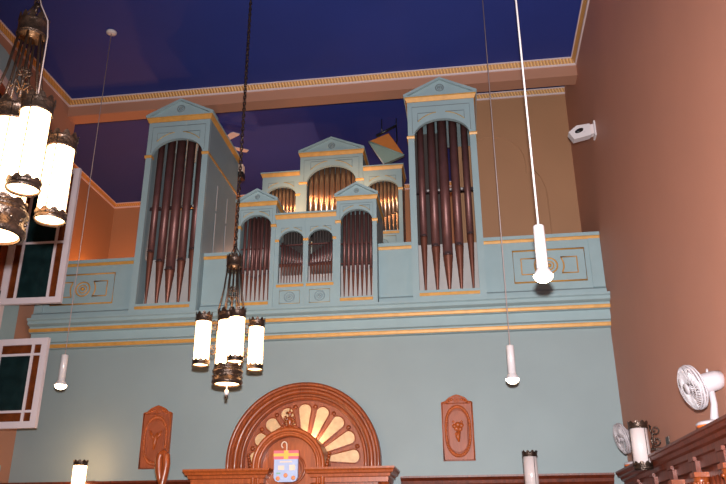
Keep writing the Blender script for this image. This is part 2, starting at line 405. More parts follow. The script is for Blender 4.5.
# centre with two little arches
x0, x1 = -2.089, -1.371
yc = Y0+.015
xm = (x0+x1)/2
for cx, xa, xb in ((-1.893, x0, xm), (-1.5535, xm, x1)):
    oh = .141
    MB().arch(xa+.0005, xb-.0005, ZL, 5.105, cx-oh, cx+oh, 4.325, 4.838, .120, yc, yc+.04).build('arched_front', 'organ', t)
    spandrels(cx, oh, 4.838, .120, 1.30, yc-.002, .0036, t)
    MB().prism([(yc, 4.305), (yc-.016, 4.305), (yc-.016, 4.296), (yc-.004, 4.277), (yc, 4.277)], 'yz', cx-.155, cx+.155).build('sill_line', 'gold', t)
    fr = MB().tube([(cx-.115, yc, 4.085), (cx+.115, yc, 4.085), (cx+.115, yc, 4.235), (cx-.115, yc, 4.235)], .0042, 5, True)
    fr.build('panel_line', 'dullgold', t)
    rosette(cx, yc-.002, 4.16, .055, 'side', t, tf=.12)
    MB().box(cx-.16, cx+.16, Y0+.15, Y0+.17, ZL, 4.60).build('backboard', 'board', t)
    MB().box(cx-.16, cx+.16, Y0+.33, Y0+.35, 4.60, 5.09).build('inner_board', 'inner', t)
    for za, zb_ in ((4.80, 4.815), (4.545, 4.585)): MB().box(cx-.16, cx+.16, Y0+.085, Y0+.10, za, zb_).build('pipe_rail', 'copper', t)
    sg = -1 if cx < xm else 1
    for i in range(8):
        px = cx+(i-3.5)*.0335
        k = i if sg > 0 else 7-i
        pipe(px, Y0+.075, 4.327, 4.55+.004*k, 4.68+.022*k, .0125, 'copper', 'copperfoot', t, mouth=True, seg=8)
        MB().lathe([(.0105, 0), (.0105, .52)], (px+.006, Y0+.14, 4.46), seg=8).build('rear_pipe', 'tin', t)
for xa, xb in ((x0-.004, -2.034), (-1.752, -1.694), (-1.4125, x1+.004)):
    MB().prism([(yc-.014, 4.850), (yc-.014, 4.842), (yc-.003, 4.824), (yc+.03, 4.824), (yc+.03, 4.850)], 'yz', xa, xb).build('capital', 'gold', t)
MB().prism([(yc, 5.104), (yc-.006, 5.104), (yc-.024, 5.140), (yc-.024, 5.152), (yc, 5.152)], 'yz', x0+.001, x1-.001).build('gold_cornice', 'gold', t)
MB().box(x0+.001, x1-.001, yc-.034, LCY-.1, 5.153, 5.172).build('roof_board', 'organ', t)

# ------------------------------------------------------------------ tall case behind
UX, UY = -1.712, 9.3
t = thing('organ_case', 'raised rear organ case with one pediment and bright warm lit pipes', 'organ case', (UX, UY, 3.981), 'middle organ cases')
UB = 10.35
hw = .445
bay(t, UX, hw, .347, UY, 0, 4.0, 6.71, 5.42, 6.29, .262, 6.30, 5.38, spz=1.30, er=.006, cd=.016)
MB().tube([(UX-.39, UY, 6.34), (UX-.39, UY, 6.66), (UX+.39, UY, 6.66), (UX+.39, UY, 6.34)], .004, 5).build('panel_line', 'greyline', t)
goldband(t, UX, hw, UY, UB, 6.711, 6.772, .030)
gable(UX, .470, 6.787, 6.994, UY-.018, UY+.15, t)
rosette(UX, UY+.001, 6.868, .042, 'greyline', t)
MB().box(UX-hw, UX+hw, UY+.06, UB, 6.72, 6.786).build('roof_board', 'organ', t)
for sgn in (-1, 1):
    xa, xb = sorted((UX+sgn*hw, UX+sgn*(hw-.03)))
    MB().box(xa, xb, UY+.051, UB, 4.0, 6.72).build('side_panel', 'organ', t)
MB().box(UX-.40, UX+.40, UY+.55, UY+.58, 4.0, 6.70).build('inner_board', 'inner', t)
for i in range(9):
    d = abs(i-4)
    pipe(UX+(i-4)*.0768, UY+.11, 5.42, 5.66+.03*d, 6.66, .0345, 'brightpipe', 'brightpipe', t)
WB = 9.75
for sgn in (-1, 1):
    cx = UX+sgn*.715; h2 = .269
    bay(t, cx, h2, .216, UY+.01, 0, 4.0, 6.433, 5.52, 6.135, .145, 6.13, 5.485, er=.005)
    path = [(cx+sgn*h2, WB), (cx+sgn*h2, UY+.01), (cx-sgn*h2+sgn*.002, UY+.01)]
    MB().sweep(path, [(0, 6.433), (.006, 6.433), (.022, 6.475), (.022, 6.487), (0, 6.487)], sgn).build('gold_cornice', 'gold', t)
    MB().sweep(path, [(-.02, 6.487), (.030, 6.487), (.030, 6.502), (-.02, 6.502)], sgn).build('cornice_cap', 'organ', t)
    xa, xb = sorted((cx+sgn*h2, cx-sgn*h2+sgn*.002))
    MB().box(xa, xb, UY+.062, WB, 6.44, 6.500).build('roof_board', 'organ', t)
    xa, xb = sorted((cx+sgn*h2, cx+sgn*(h2-.025)))
    MB().box(xa, xb, UY+.061, WB, 4.0, 6.44).build('side_panel', 'organ', t)
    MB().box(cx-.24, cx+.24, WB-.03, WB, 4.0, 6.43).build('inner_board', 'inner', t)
    rosette(cx, UY+.008, 5.33, .062, 'side', t, tf=.12)
    MB().tube([(cx-.17, UY+.01, 5.22), (cx+.17, UY+.01, 5.22), (cx+.17, UY+.01, 5.44), (cx-.17, UY+.01, 5.44)], .005, 5, True).build('panel_line', 'dullgold', t)
    for i in range(8):
        k = i if sgn > 0 else 7-i
        pipe(cx+(i-3.5)*.0535, UY+.10, 5.53, 5.68+.018*k, 6.36, .0225, 'brightpipe', 'brightpipe', t, seg=12)

# ------------------------------------------------------------------ parapet panels beside and between the cases
PY = 7.95
def parapet(xa, xb, label, frame=None, post=None):
    t = thing('gallery_parapet', label, 'parapet', ((xa+xb)/2, PY, ZL), 'teal parapet panels')
    MB().box(xa, xb, PY, PY+.12, ZL, 4.755).build('panel_board', 'organ', t)
    MB().box(xa, xb, PY-.022, PY+.13, 4.742, 4.782).build('top_ledge', 'organ', t)
    MB().prism([(PY, 4.741), (PY-.018, 4.741), (PY-.018, 4.730), (PY-.006, 4.708), (PY, 4.708)], 'yz', xa, xb).build('gold_line', 'gold', t)
    MB().prism([(PY, ZL), (PY-.03, ZL), (PY-.03, 4.125), (PY-.012, 4.14), (PY, 4.15)], 'yz', xa, xb).build('plinth', 'organ', t)
    if post:
        MB().box(post[0], post[1], PY-.016, PY-.0005, 4.151, 4.707).build('pilaster_strip', 'organ', t)
    if frame:
        cx, hx = frame; cz = 4.422; y = PY-.001
        MB().tube([(cx-hx, y, cz-.182), (cx+hx, y, cz-.182), (cx+hx, y, cz+.184), (cx-hx, y, cz+.184)], .011, 6, True).build('frame_moulding', 'gold', t)
        for sgn in (-1, 1):
            arc = []
            for i in range(9):
                a = math.radians(-36+72*i/8); arc.append((cx+sgn*(.155*math.cos(a)), y, cz+.155*math.sin(a)))
            xi = cx+sgn*(hx-.085)
            MB().tube([(xi, y, cz-.0911)]+arc+[(xi, y, cz+.0911)], .0085, 6, True).build('inner_moulding', 'gold', t)
        rosette(cx, y, cz, .086, 'gold', t, tf=.105)
    return t
tl, tr = XC-1.612, XC+1.616
parapet(XL+.002, tl-.397, 'long teal parapet panel left of the left tower, gilded frame and roundel', (-4.42, .383), (XL+.03, XL+.12))
parapet(tl+.397, -2.553, 'plain teal parapet between the left tower and the low front case')
parapet(-.907, tr-.397, 'plain teal parapet between the low front case and the right tower')
parapet(tr+.397, XR-.002, 'long teal parapet panel right of the right tower, gilded frame and roundel', (.960, .383), (XR-.13, XR-.004))

# ------------------------------------------------------------------ square tilted panel on a bracket near the alcove ceiling
A, B, Cc, D = V3(-1.190, 9.40, 6.931), V3(-.912, 9.40, 7.085), V3(-.692, 9.40, 6.673), V3(-.982, 9.40, 6.568)
A.y += .0; B.y += .05
t = thing('square_reflector', 'square tilted board with painted-in orange and grey green reflections, hung by the alcove ceiling', 'reflector', tuple(D))  # mirror-like board; its orange and green reflections are put into the colours
nrm = V3(0, -1, 0); bk = V3(0, .05, 0); ridge = V3(0, -.03, 0)
A2 = A+ridge; C2 = Cc+ridge
def wedge(p, q, r_):
    v = [p, q, r_, p+bk, q+bk, r_+bk]
    return MB().add(v, [(0, 1, 2), (5, 4, 3), (0, 3, 4, 1), (1, 4, 5, 2), (2, 5, 3, 0)])
wedge(A2, B, C2).build('orange_reflection_half', 'orangereflect', t, 'upper half of the board with its orange reflection painted in')
wedge(A2, C2, D).build('green_reflection_half', 'greenreflect', t, 'lower half of the board with its grey green reflection painted in')
MB().tube([A, D], .011, 6).build('pale_edge', 'board', t)
MB().tube([A2, C2], .012, 6).build('dividing_rib', 'greenreflect', t)
MB().tube([A, B, Cc, D], .007, 6, True).build('edge_frame', 'wooddark', t)
P1, P2, P3 = V3(-1.09, 9.45, 7.06), V3(-.80, 9.47, 7.215), V3(-.792, 9.45, 6.95)
MB().tube([P1, P2], .020, 6).tube([P2, P3, P3+V3(-.04, 0, -.10)], .009, 6).tube([P1+V3(.08, 0, .05), V3(-1.01, 9.46, 7.329)], .008, 6).tube([P2, V3(-.80, 9.47, 7.329)], .008, 6).tube([P1, B+V3(-.1, .03, -.05)], .008, 6).build('dark_bracket', 'black', t)

# ------------------------------------------------------------------ ceiling fan in the alcove
FC = V3(-3.40, 9.31, 7.03)
t = thing('ceiling_fan', 'white ceiling fan in the alcove, mostly hidden behind the left organ tower', 'ceiling fan', tuple(FC))
MB().lathe([(.012, 0), (.012, .29)], FC, seg=10).lathe([(.06, .26), (.05, .2995)], FC, seg=16).build('down_rod', 'white', t)
MB().lathe([(.03, -.09), (.09, -.06), (.105, 0), (.09, .05), (.03, .07)], FC, seg=20).build('motor', 'white', t)
for i in range(5):
    a = math.radians(35+72*i)
    b = MB().prism([(.09, -.03), (.20, -.055), (.42, -.075), (.46, -.055), (.46, .055), (.42, .075), (.20, .055), (.09, .03)], 'xy', -.004, .004)
    b.xform(Matrix.Translation(FC) @ Matrix.Rotation(a, 4, 'Z') @ Matrix.Rotation(.18, 4, 'X')).build('blade', 'white', t)

# ------------------------------------------------------------------ arched window in the left wall with two open sashes
wy, wz, wr = 6.35, 5.60, 1.23
t = thing('window_1', 'arched window with teal casing in the left wall', 'window', (XL, wy, 2.4), None, 'structure')
def archring(r0, r1, xa, xb, zbot, seg=24):
    b = MB()
    pts = [(-1, zbot)]+[(None, i) for i in range(seg+1)]+[(1, zbot)]
    o, i_ = [], []
    o.append((wy+r1, zbot)); i_.append((wy+r0, zbot))
    for k in range(seg+1):
        a = PI*k/seg; o.append((wy+r1*math.cos(a), wz+r1*math.sin(a))); i_.append((wy+r0*math.cos(a), wz+r0*math.sin(a)))
    o.append((wy-r1, zbot)); i_.append((wy-r0, zbot))
    for k in range(len(o)-1):
        q = [o[k], o[k+1], i_[k+1], i_[k]]
        b.prism(q, 'yz', xa, xb)
    return b
archring(wr-.30, wr, XL, XL+.05, 2.40).build('casing', 'organ', t)
archring(wr-.36, wr-.30, XL, XL+.07, 2.40).build('inner_bead', 'fillet', t)
archring(wr-.46, wr-.36, XL, XL+.03, 2.40).build('inner_frame', 'wood', t)
g = MB().prism([(wy-wr+.46, 2.4)]+[(wy-(wr-.46)*math.cos(PI*k/20), wz+(wr-.46)*math.sin(PI*k/20)) for k in range(21)]+[(wy+wr-.46, 2.4)], 'yz', XL, XL+.012)
g.build('pane', 'greenglass', t)
lead = MB()
for k in range(1, 6):
    a = PI*k/6; lead.tube([(XL+.014, wy, wz), (XL+.014, wy+(wr-.47)*math.cos(a), wz+(wr-.47)*math.sin(a))], .012, 6)
lead.tube([(XL+.014, wy+.4*math.cos(PI*k/16), wz+.4*math.sin(PI*k/16)) for k in range(17)], .012, 6)
lead.tube([(XL+.014, wy, 2.42), (XL+.014, wy, wz)], .014, 6)
lead.build('muntin', 'wood', t)
MB().box(XL, XL+.12, wy-wr-.05, wy+wr+.05, 2.34, 2.40).build('sill', 'organ', t)

def sash(zb, zt, y, w, yaw, rows, label, x_h=XL+.075, lean=0.):
    """open casement: white frame, muntin grid, coloured panes; hinge edge at x_h"""
    t = thing('window_sash', label, 'window sash', (x_h, y, zb), 'open stained glass sashes')
    fw, th = .066, .045
    mtx = Matrix.Translation((x_h, y, zb)) @ Matrix.Rotation(yaw, 4, 'Z') @ Matrix.Rotation(lean, 4, 'Y')
    h = zt-zb
    fr = MB().box(0, fw, 0, th, 0, h).box(w-fw, w, 0, th, 0, h).box(fw, w-fw, 0, th, 0, fw).box(fw, w-fw, 0, th, h-fw, h)
    fr.xform(mtx).build('frame', 'sash', t)
    cols = [fw, fw+.095, w-fw-.095, w-fw]
    mu = MB()
    for c in cols[1:3]: mu.box(c-.014, c+.014, .006, th-.006, fw, h-fw)
    for r_ in rows[1:-1]: mu.box(fw, w-fw, .004, th-.004, r_-.012, r_+.012)
    mu.xform(mtx).build('muntin', 'sash', t)
    for i in range(3):
        for j in range(len(rows)-1):
            hh = rows[j+1]-rows[j]
            m = 'greenglass' if (i == 1 and hh > .2) else 'redglass'
            MB().box(cols[i]+.001, cols[i+1]-.001, .018, .026, rows[j]+.001, rows[j+1]-.001).xform(mtx).build('pane', m, t)
    for zz in (.12, h-.12):
        MB().lathe([(.012, -.05), (.012, .05)], (-.004, th*.5, zz), seg=8).xform(mtx).build('hinge', 'bronze', t)
    MB().box(-.075, -.005, .012, .03, .08, .16).box(-.075, -.005, .012, .03, h-.16, h-.08).xform(mtx).build('hinge_plate', 'bronze', t)
    return t
sash(4.02, 5.62, 7.17, .690, 0.03, [.066, .70, 1.534], 'upper of two white framed open window sashes, green and red brown glass')
sash(2.70, 3.615, 7.12, .685, -.02, [.066, .165, .745, .849], 'lower of two white framed open window sashes, red corner panes', x_h=XL+.060)

# ------------------------------------------------------------------ chandeliers
def crownband(b, cx, cy, z0, z1, r, n=10, up=True):
    h = z1-z0
    zz0, zz1 = (z0, z0+h*.7) if up else (z0+h*.3, z1)
    b.lathe([(r*1.0, zz0), (r*1.06, zz0+.003), (r*1.0, zz0+.010), (r*1.0, zz1-.010), (r*1.07, zz1-.003), (r*1.02, zz1)], (cx, cy, 0), seg=24, cap=False)
    b.lathe([(r*.97, zz1), (r*.97, zz0)], (cx, cy, 0), seg=24, cap=False)
    for k in range(n):
        a = 2*PI*k/n; d = 2*PI/n*.42
        zt = z1 if up else z0; zb = zz1-.002 if up else zz0+.002
        vs = []
        for rr in (r*.98, r*1.05):
            for aa, z in ((a-d, zb), (a+d, zb), (a+d*.55, (zb+2*zt)/3), (a, zt), (a-d*.55, (zb+2*zt)/3)):
                vs.append((cx+rr*math.cos(aa), cy+rr*math.sin(aa), z))
        b.add(vs, [(0,1,2,3,4), (9,8,7,6,5)]+[(i, (i+1) % 5, 5+(i+1) % 5, 5+i) for i in range(5)])
    return b
def lantern(parent, cx, cy, z0, z1, r, gm, name='lantern', ch=.085, bh=.05, straps=4, a0=.5):
    g_ = MB().lathe([(r*.93, z0+.012), (r*.93, z1-ch*.35)], (cx, cy, 0), seg=24).build(name, gm, parent)
    crownband(MB(), cx, cy, z1-ch, z1, r, 10).build('crown_band', 'bronze', g_)
    crownband(MB(), cx, cy, z0+bh, z0, r, 10, True) if False else None
    b = MB().lathe([(r*1.0, z0), (r*1.06, z0+.006), (r*1.0, z0+.014), (r*1.0, z0+bh*.6)], (cx, cy, 0), seg=24, cap=False)
    crownband(b, cx, cy, z0+.006, z0+bh, r, 10)
    b.build('base_band', 'bronze', g_)
    s_ = MB()
    for k in range(straps):
        a = a0+2*PI*k/straps
        s_.tube([(cx+r*.99*math.cos(a), cy+r*.99*math.sin(a), z0+.02), (cx+r*.99*math.cos(a), cy+r*.99*math.sin(a), z1-.03)], .0028, 6)
    s_.build('strap', 'bronze', g_)
    return g_
def spiral(c, r0, turns, n, dirx, dirz, a0):
    out = []
    for i in range(n+1):
        f = i/n; a = a0+turns*2*PI*f; r = r0*(1-f*.8)
        out.append((c[0]+dirx[0]*r*math.cos(a), c[1]+dirx[1]*r*math.cos(a), c[2]+dirz*r*math.sin(a)))
    return out
CX, CY = -1.955, 6.0
ch = thing('chandelier', 'far bronze chandelier of lit cylinder lanterns in front of the organ', 'chandelier', (CX, CY, 2.72), 'bronze lantern chandeliers')
b = MB()
z = 4.03; i = 0
while z < 7.02:
    L, w = .034, .0125
    pts = []
    for k in range(12):
        a = 2*PI*k/12; u = w*math.cos(a); q = L*.72*math.sin(a)
        pts.append((CX+(u if i % 2 else 0), CY+(0 if i % 2 else u), z+q))
    b.tube(pts, .0048, 5, True); z += L*1.02; i += 1
b.build('chain', 'bronze', ch)
MB().lathe([(.07, 7.045), (.085, 7.06), (.085, 7.0795)], (CX, CY, 0), seg=20).lathe([(.008, 6.99), (.008, 7.05)], (CX, CY, 0), seg=8).build('ceiling_cup', 'bronze', ch)
b = MB(); crownband(b, CX, CY, 3.865, 3.975, .066, 12)
b.lathe([(.064, 3.865), (.064, 3.862)], (CX, CY, 0), seg=24)
for k in range(3):
    a = 2*PI*k/3; b.tube([(CX+.06*math.cos(a), CY+.06*math.sin(a), 3.95), (CX+.004*math.cos(a), CY+.004*math.sin(a), 4.06)], .005, 6)
b.build('hub_ring', 'bronze', ch)
MB().lathe([(.060, 3.858), (.040, 3.8615)], (CX, CY, 0), seg=24).build('hub_liner', 'bronzewarm', ch)
for k in range(6):
    a = .4+PI/3*k
    c_, s_ = math.cos(a), math.sin(a)
    MB().tube([(CX+.055*c_, CY+.055*s_, 3.87), (CX+.075*c_, CY+.075*s_, 3.66), (CX+.112*c_, CY+.112*s_, 3.455)], .0065, 6).build('rod', 'bronze', ch)
b = MB().tube([(CX, CY, 3.87), (CX, CY, 3.47)], .008, 8)
for k in range(6):
    a = PI/3*k
    b.tube(spiral((CX+.022*math.cos(a), CY+.022*math.sin(a), 3.66), .022, 1.2, 12, (math.cos(a), math.sin(a)), 1, PI*.5), .004, 5)
    b.tube([(CX, CY, 3.56), (CX+.035*math.cos(a), CY+.035*math.sin(a), 3.60), (CX+.05*math.cos(a), CY+.05*math.sin(a), 3.575)], .005, 5)
b.build('stem_ornament', 'bronze', ch)
RL = .228
for k, deg in enumerate((211, 301, 31, 121)):
    a = math.radians(deg); c_, s_ = math.cos(a), math.sin(a)
    lantern(ch, CX+RL*c_, CY+RL*s_, 2.975, 3.425, .067, 'glass', a0=a+PI/4)
    for zc, sg in ((3.34, 1), (3.10, -1)):
        b = MB()
        b.tube([(CX+.105*c_, CY+.105*s_, zc), (CX+.14*c_, CY+.14*s_, zc+.025*sg), (CX+.172*c_, CY+.172*s_, zc)], .006, 6)
        b.tube(spiral((CX+.138*c_, CY+.138*s_, zc-.03*sg), .030, 1.3, 14, (c_, s_), sg, PI/2), .005, 5)
        b.build('scroll_arm', 'bronze', ch)
lantern(ch, CX, CY, 2.955, 3.475, .108, 'glass', 'central_lantern', ch=.11, bh=.045, straps=6)
b = MB().lathe([(.108, 2.955), (.126, 2.948), (.126, 2.93), (.114, 2.92), (.118, 2.875), (.126, 2.868), (.126, 2.845), (.112, 2.835)], (CX, CY, 0), seg=28, cap=False)
b.lathe([(.104, 2.955), (.104, 2.835)], (CX, CY, 0), seg=28, cap=False)
for k in range(14):
    a = 2*PI*k/14; b.ball((CX+.117*math.cos(a), CY+.117*math.sin(a), 2.90), .010, 8)
b.build('bottom_drum', 'bronze', ch)
MB().lathe([(.100, 2.846), (.100, 2.852)], (CX, CY, 0), seg=24).build('bottom_lens', 'glass', ch)
b = MB().tube([(CX, CY, 2.85), (CX, CY, 2.765)], .005, 6); b.ball((CX, CY, 2.772), .020, 12, (1, 1, 1.25)); b.build('finial', 'white', ch)
MB().ball((CX, CY, 2.738), .015, 10).build('finial_tip', 'bronze', ch)
ch2 = dup(ch, (-1.968, 2.745, 2.72), 'near bronze chandelier at the upper left edge, cut off by the frame', .42)
nx, ny = -1.968, 2.745
q = MB().tube([(nx, ny-.01, 4.13), (nx+.035, ny-.02, 4.03), (nx+.085, ny-.02, 3.93), (nx+.098, ny-.02, 3.84), (nx+.10, ny-.02, 3.70), (nx+.103, ny-.02, 3.50), (nx+.10, ny-.02, 3.44)], .0030, 8)
q.xform(Matrix.Translation((nx, ny, 0)) @ Matrix.Rotation(-.42, 4, 'Z') @ Matrix.Translation((-nx, -ny, 0))).build('power_cord', 'cord', ch2)

# ------------------------------------------------------------------ slim pendant spots
def pendant(x, y, zt, zb, label, cr=.0045, cm='cord'):
    t = thing('pendant_light', label, 'pendant light', (x, y, zb), 'white cylinder pendant lights')
    r = .0325
    MB().lathe([(r*1.0, zb+.045), (r, zt), (r*.9, zt+.006), (.006, zt+.008)], (x, y, 0), seg=20).build('lamp_tube', 'white', t)
    MB().lathe([(r*1.0, zb+.045), (r*1.15, zb+.036), (r*1.75, zb+.006), (r*1.78, zb)], (x, y, 0), seg=24, cap=False).lathe([(r*1.70, zb+.001), (r*.95, zb+.044)], (x, y, 0), seg=24, cap=False).build('reflector_bell', 'white', t)
    MB().lathe([(r*1.70, zb+.006), (r*1.66, zb-.008), (r*1.35, zb-.026), (r*.8, zb-.037), (.001, zb-.041)], (x, y, 0), seg=20).build('lens', 'bulb', t)
    MB().tube([(x, y, zt+.006), (x, y, ZC-.02)], cr, 6).build('cord', cm, t)
    MB().lathe([(.03, ZC-.026), (.056, ZC-.018), (.060, ZC-.0005)], (x, y, 0), seg=20).build('ceiling_rose', 'white', t)
    return t
PEND = [(-3.81, 6.695, 3.31, 3.025, 'white cylinder pendant light on the left with its ceiling rose in view'),
        (.379, 6.40, 3.165, 2.885, 'small white cylinder pendant light hanging low right of the arched canopy'),
        (.468, 4.20, 3.335, 3.03, 'nearest and largest white cylinder pendant light, before the right parapet', .0062, 'white')]
for p in PEND: pendant(*p)

# ------------------------------------------------------------------ wainscot panelling
ZR = 2.235
t = thing('wainscot', 'dark carved wood wainscot with small columns along the right wall', 'panelling', (XR, 5.9, 0))
prof = [(XR-.001, ZR), (1.342, ZR), (1.342, ZR-.016), (1.352, ZR-.022), (1.358, ZR-.045), (1.380, ZR-.052), (1.386, ZR-.075), (1.410, ZR-.084), (1.410, ZR-.118), (1.430, ZR-.124), (1.430, ZR-.190), (XR-.001, ZR-.190)]
MB().prism([(a, b_) for a, b_ in prof], 'xz', 2.6, 7.70).build('cap_rail', 'wooddark', t)
MB().box(1.475, XR-.001, 2.6, 7.79, 0, ZR-.191).build('back_panel', 'wooddark', t)
pn = MB()
ys = [2.85+.6*i for i in range(9)]
for yy in ys[:-1]:
    for k in range(5):
        y2 = yy+.13+k*.085
        pn.lathe([(.016, 0.1), (.016, 1.86), (.024, 1.9), (.006, 1.99)], (1.472, y2, 0), seg=8)
pn.build('panel_flutes', 'wooddark', t)
for yy in ys:
    if yy > 7.55: continue
    b = MB().lathe([(.052, .05), (.052, .09), (.036, .12), (.038, 1.0), (.033, 1.86), (.040, 1.87), (.036, 1.885), (.036, 1.90), (.044, 1.965), (.050, 1.99)], (1.434, yy, 0), seg=14)
    o = b.build('column', 'wood', t)
    c = MB().box(1.384, 1.474, yy-.052, yy+.052, 1.991, 2.020)
    for k in range(8):
        a = 2*PI*k/8; c.ball((1.434+.040*math.cos(a), yy+.040*math.sin(a), 1.955), .013, 6)
    c.build('capital', 'wood', o)
    MB().box(1.400, 1.4295, yy-.05, yy+.05, 2.021, 2.088).box(1.388, 1.4095, yy-.058, yy+.058, 2.0885, 2.112).build('block', 'wooddark', t)

YC2 = 7.75
def frontrail(xa, xb, label):
    t = thing('wainscot', label, 'panelling', ((xa+xb)/2, 7.9, 0))
    p = [(7.999, ZR), (YC2, ZR), (YC2, ZR-.018), (YC2+.02, ZR-.03), (YC2+.045, ZR-.045), (YC2+.055, ZR-.075), (YC2+.09, ZR-.10), (7.999, ZR-.10)]
    MB().prism(p, 'yz', xa, xb).build('cap_rail', 'wooddark', t)
    b = MB().box(xa, xb, 7.90, 7.999, 0, ZR-.101)
    n = max(1, int((xb-xa)/.6))
    for i in range(n):
        x = xa+(xb-xa)*(i+.5)/n; w = (xb-xa)/n*.36
        b.tube([(x-w, 7.90, .3), (x+w, 7.90, .3), (x+w, 7.90, 1.9), (x-w, 7.90, 1.9)], .015, 6, True)
    b.build('back_panel', 'wooddark', t)
frontrail(-.70, 1.341, 'dark wood wainscot on the front wall right of the arched canopy')
frontrail(XL+.002, -2.80, 'dark wood wainscot on the front wall left of the arched canopy')

# ------------------------------------------------------------------ arched wooden canopy in the middle
AX, AZ = -1.714, 2.408
t = thing('arched_canopy', 'carved red brown arched wooden canopy with a cream shell fan', 'canopy', (AX, 7.6, 0))
def halfring(cx, cz, r0, r1, y0, y1, zdrop=0., seg=40):
    b = MB()
    def ring(rr): 
        p = [(cx+rr*math.cos(PI*k/seg), cz+rr*math.sin(PI*k/seg)) for k in range(seg+1)]
        if zdrop: p = [(cx+rr, cz-zdrop)]+p+[(cx-rr, cz-zdrop)]
        return p
    o, i_ = ring(r1), ring(r0); n = len(o)
    vs = [(x, y0, z) for x, z in o]+[(x, y0, z) for x, z in i_]+[(x, y1, z) for x, z in o]+[(x, y1, z) for x, z in i_]
    fs = []
    for k in range(n-1):
        fs += [(k, k+1, n+k+1, n+k), (2*n+k, 3*n+k, 3*n+k+1, 2*n+k+1), (k, 2*n+k, 2*n+k+1, k+1), (n+k, n+k+1, 3*n+k+1, 3*n+k)]
    fs += [(0, n, 3*n, 2*n), (n-1, 3*n-1, 4*n-1, 2*n-1)]
    b.add(vs, fs, False); return b
def arcroll(cx, cz, r, th, y, drop=.2, seg=40):
    return MB().tube([(cx+r, y, cz-drop)]+[(cx+r*math.cos(PI*k/seg), y, cz+r*math.sin(PI*k/seg)) for k in range(seg+1)]+[(cx-r, y, cz-drop)], th, 10)
b = halfring(AX, AZ, .725, .805, 7.86, 7.998, .3); b2 = halfring(AX, AZ, .63, .73, 7.90, 7.998, .3); b.add(b2.v, b2.f)
for rr, th, yy in ((.785, .024, 7.855), (.715, .030, 7.868), (.652, .020, 7.895)):
    q = arcroll(AX, AZ, rr, th, yy, .3); b.add(q.v, q.f, True)
b.build('outer_arch', 'wood', t)
half = [(AX+.64*math.cos(PI*k/30), AZ+.64*math.sin(PI*k/30)) for k in range(31)]
MB().prism([(AX+.64, AZ-.3)]+half+[(AX-.64, AZ-.3)], 'xz', 7.955, 7.998).build('shell_panel', 'plaque', t)
for k in range(9):
    a = math.radians(4+21.5*k)
    n = 10; r0, r1 = .20, .525
    w0, w1 = .022, .070
    pl = [(r0, -w0), (r1, -w1)]+[(r1+w1*math.sin(PI*j/n)*.85, -w1*math.cos(PI*j/n)) for j in range(1, n)]+[(r1, w1), (r0, w0)]
    pl = [(AX+x*math.cos(a)-y_*math.sin(a), AZ+.01+x*math.sin(a)+y_*math.cos(a)) for x, y_ in pl]
    o = MB().prism(pl, 'xz', 7.942, 7.954).build('shell_petal', 'cream', t)
    MB().tube([(x, 7.945, z_) for x, z_ in pl], .0075, 6, True).build('petal_rim', 'wood', o)
for k in range(8):
    a = math.radians(14.75+21.5*k); MB().lathe([(.026, 0), (.020, .012), (.001, .016)], (AX+.575*math.cos(a), 7.954, AZ+.575*math.sin(a)), (0, -1, 0), 10).build('stud', 'wood', t)
# inner hood
IX, IZ, IY = -1.748, 2.32, 7.38
b = halfring(IX, IZ, .275, .357, IY, IY+.35, .45)
for rr, th, yy in ((.340, .022, IY-.004), (.292, .018, IY+.004)):
    q = arcroll(IX, IZ, rr, th, yy, .45); b.add(q.v, q.f, True)
b.build('inner_hood', 'woodlight', t)
half = [(IX+.278*math.cos(PI*k/24), IZ+.278*math.sin(PI*k/24)) for k in range(25)]
MB().prism([(IX+.278, IZ-.45)]+half+[(IX-.278, IZ-.45)], 'xz', IY+.10, IY+.14).build('hood_panel', 'woodlight', t)
b = MB().tube([(IX+.01+.135*math.cos(2*PI*k/28), IY+.098, 2.295+.135*math.sin(2*PI*k/28)) for k in range(28)], .013, 8, True)
b.tube([(IX+.01+.10*math.cos(2*PI*k/28), IY+.098, 2.295+.10*math.sin(2*PI*k/28)) for k in range(28)], .007, 8, True)
b.build('roundel', 'wood', t)
# carved finial on the hood
b = MB().lathe([(.05, 0), (.03, .02), (.02, .05), (.035, .07), (.018, .10), (.010, .13), (.02, .145), (.008, .17), (.004, .215)], (IX-.005, IY+.04, IZ+.352), seg=14)
for sgn in (-1, 1):
    for zz, rr in ((.05, .040), (.105, .030)):
        b.tube(spiral((IX-.005+sgn*(rr+.008), IY+.03, IZ+.352+zz), rr*.8, 1.2, 14, (sgn, 0), 1, PI*.9), .008, 6)
    for k in range(5):
        b.ball((IX-.005+sgn*(.05+.018*k), IY+.03, IZ+.372-.008*k), .016-.001*k, 8)
b.tube([(IX-.04, IY+.03, IZ+.51), (IX+.03, IY+.03, IZ+.51)], .007, 6)
b.build('carved_finial', 'wood', t)
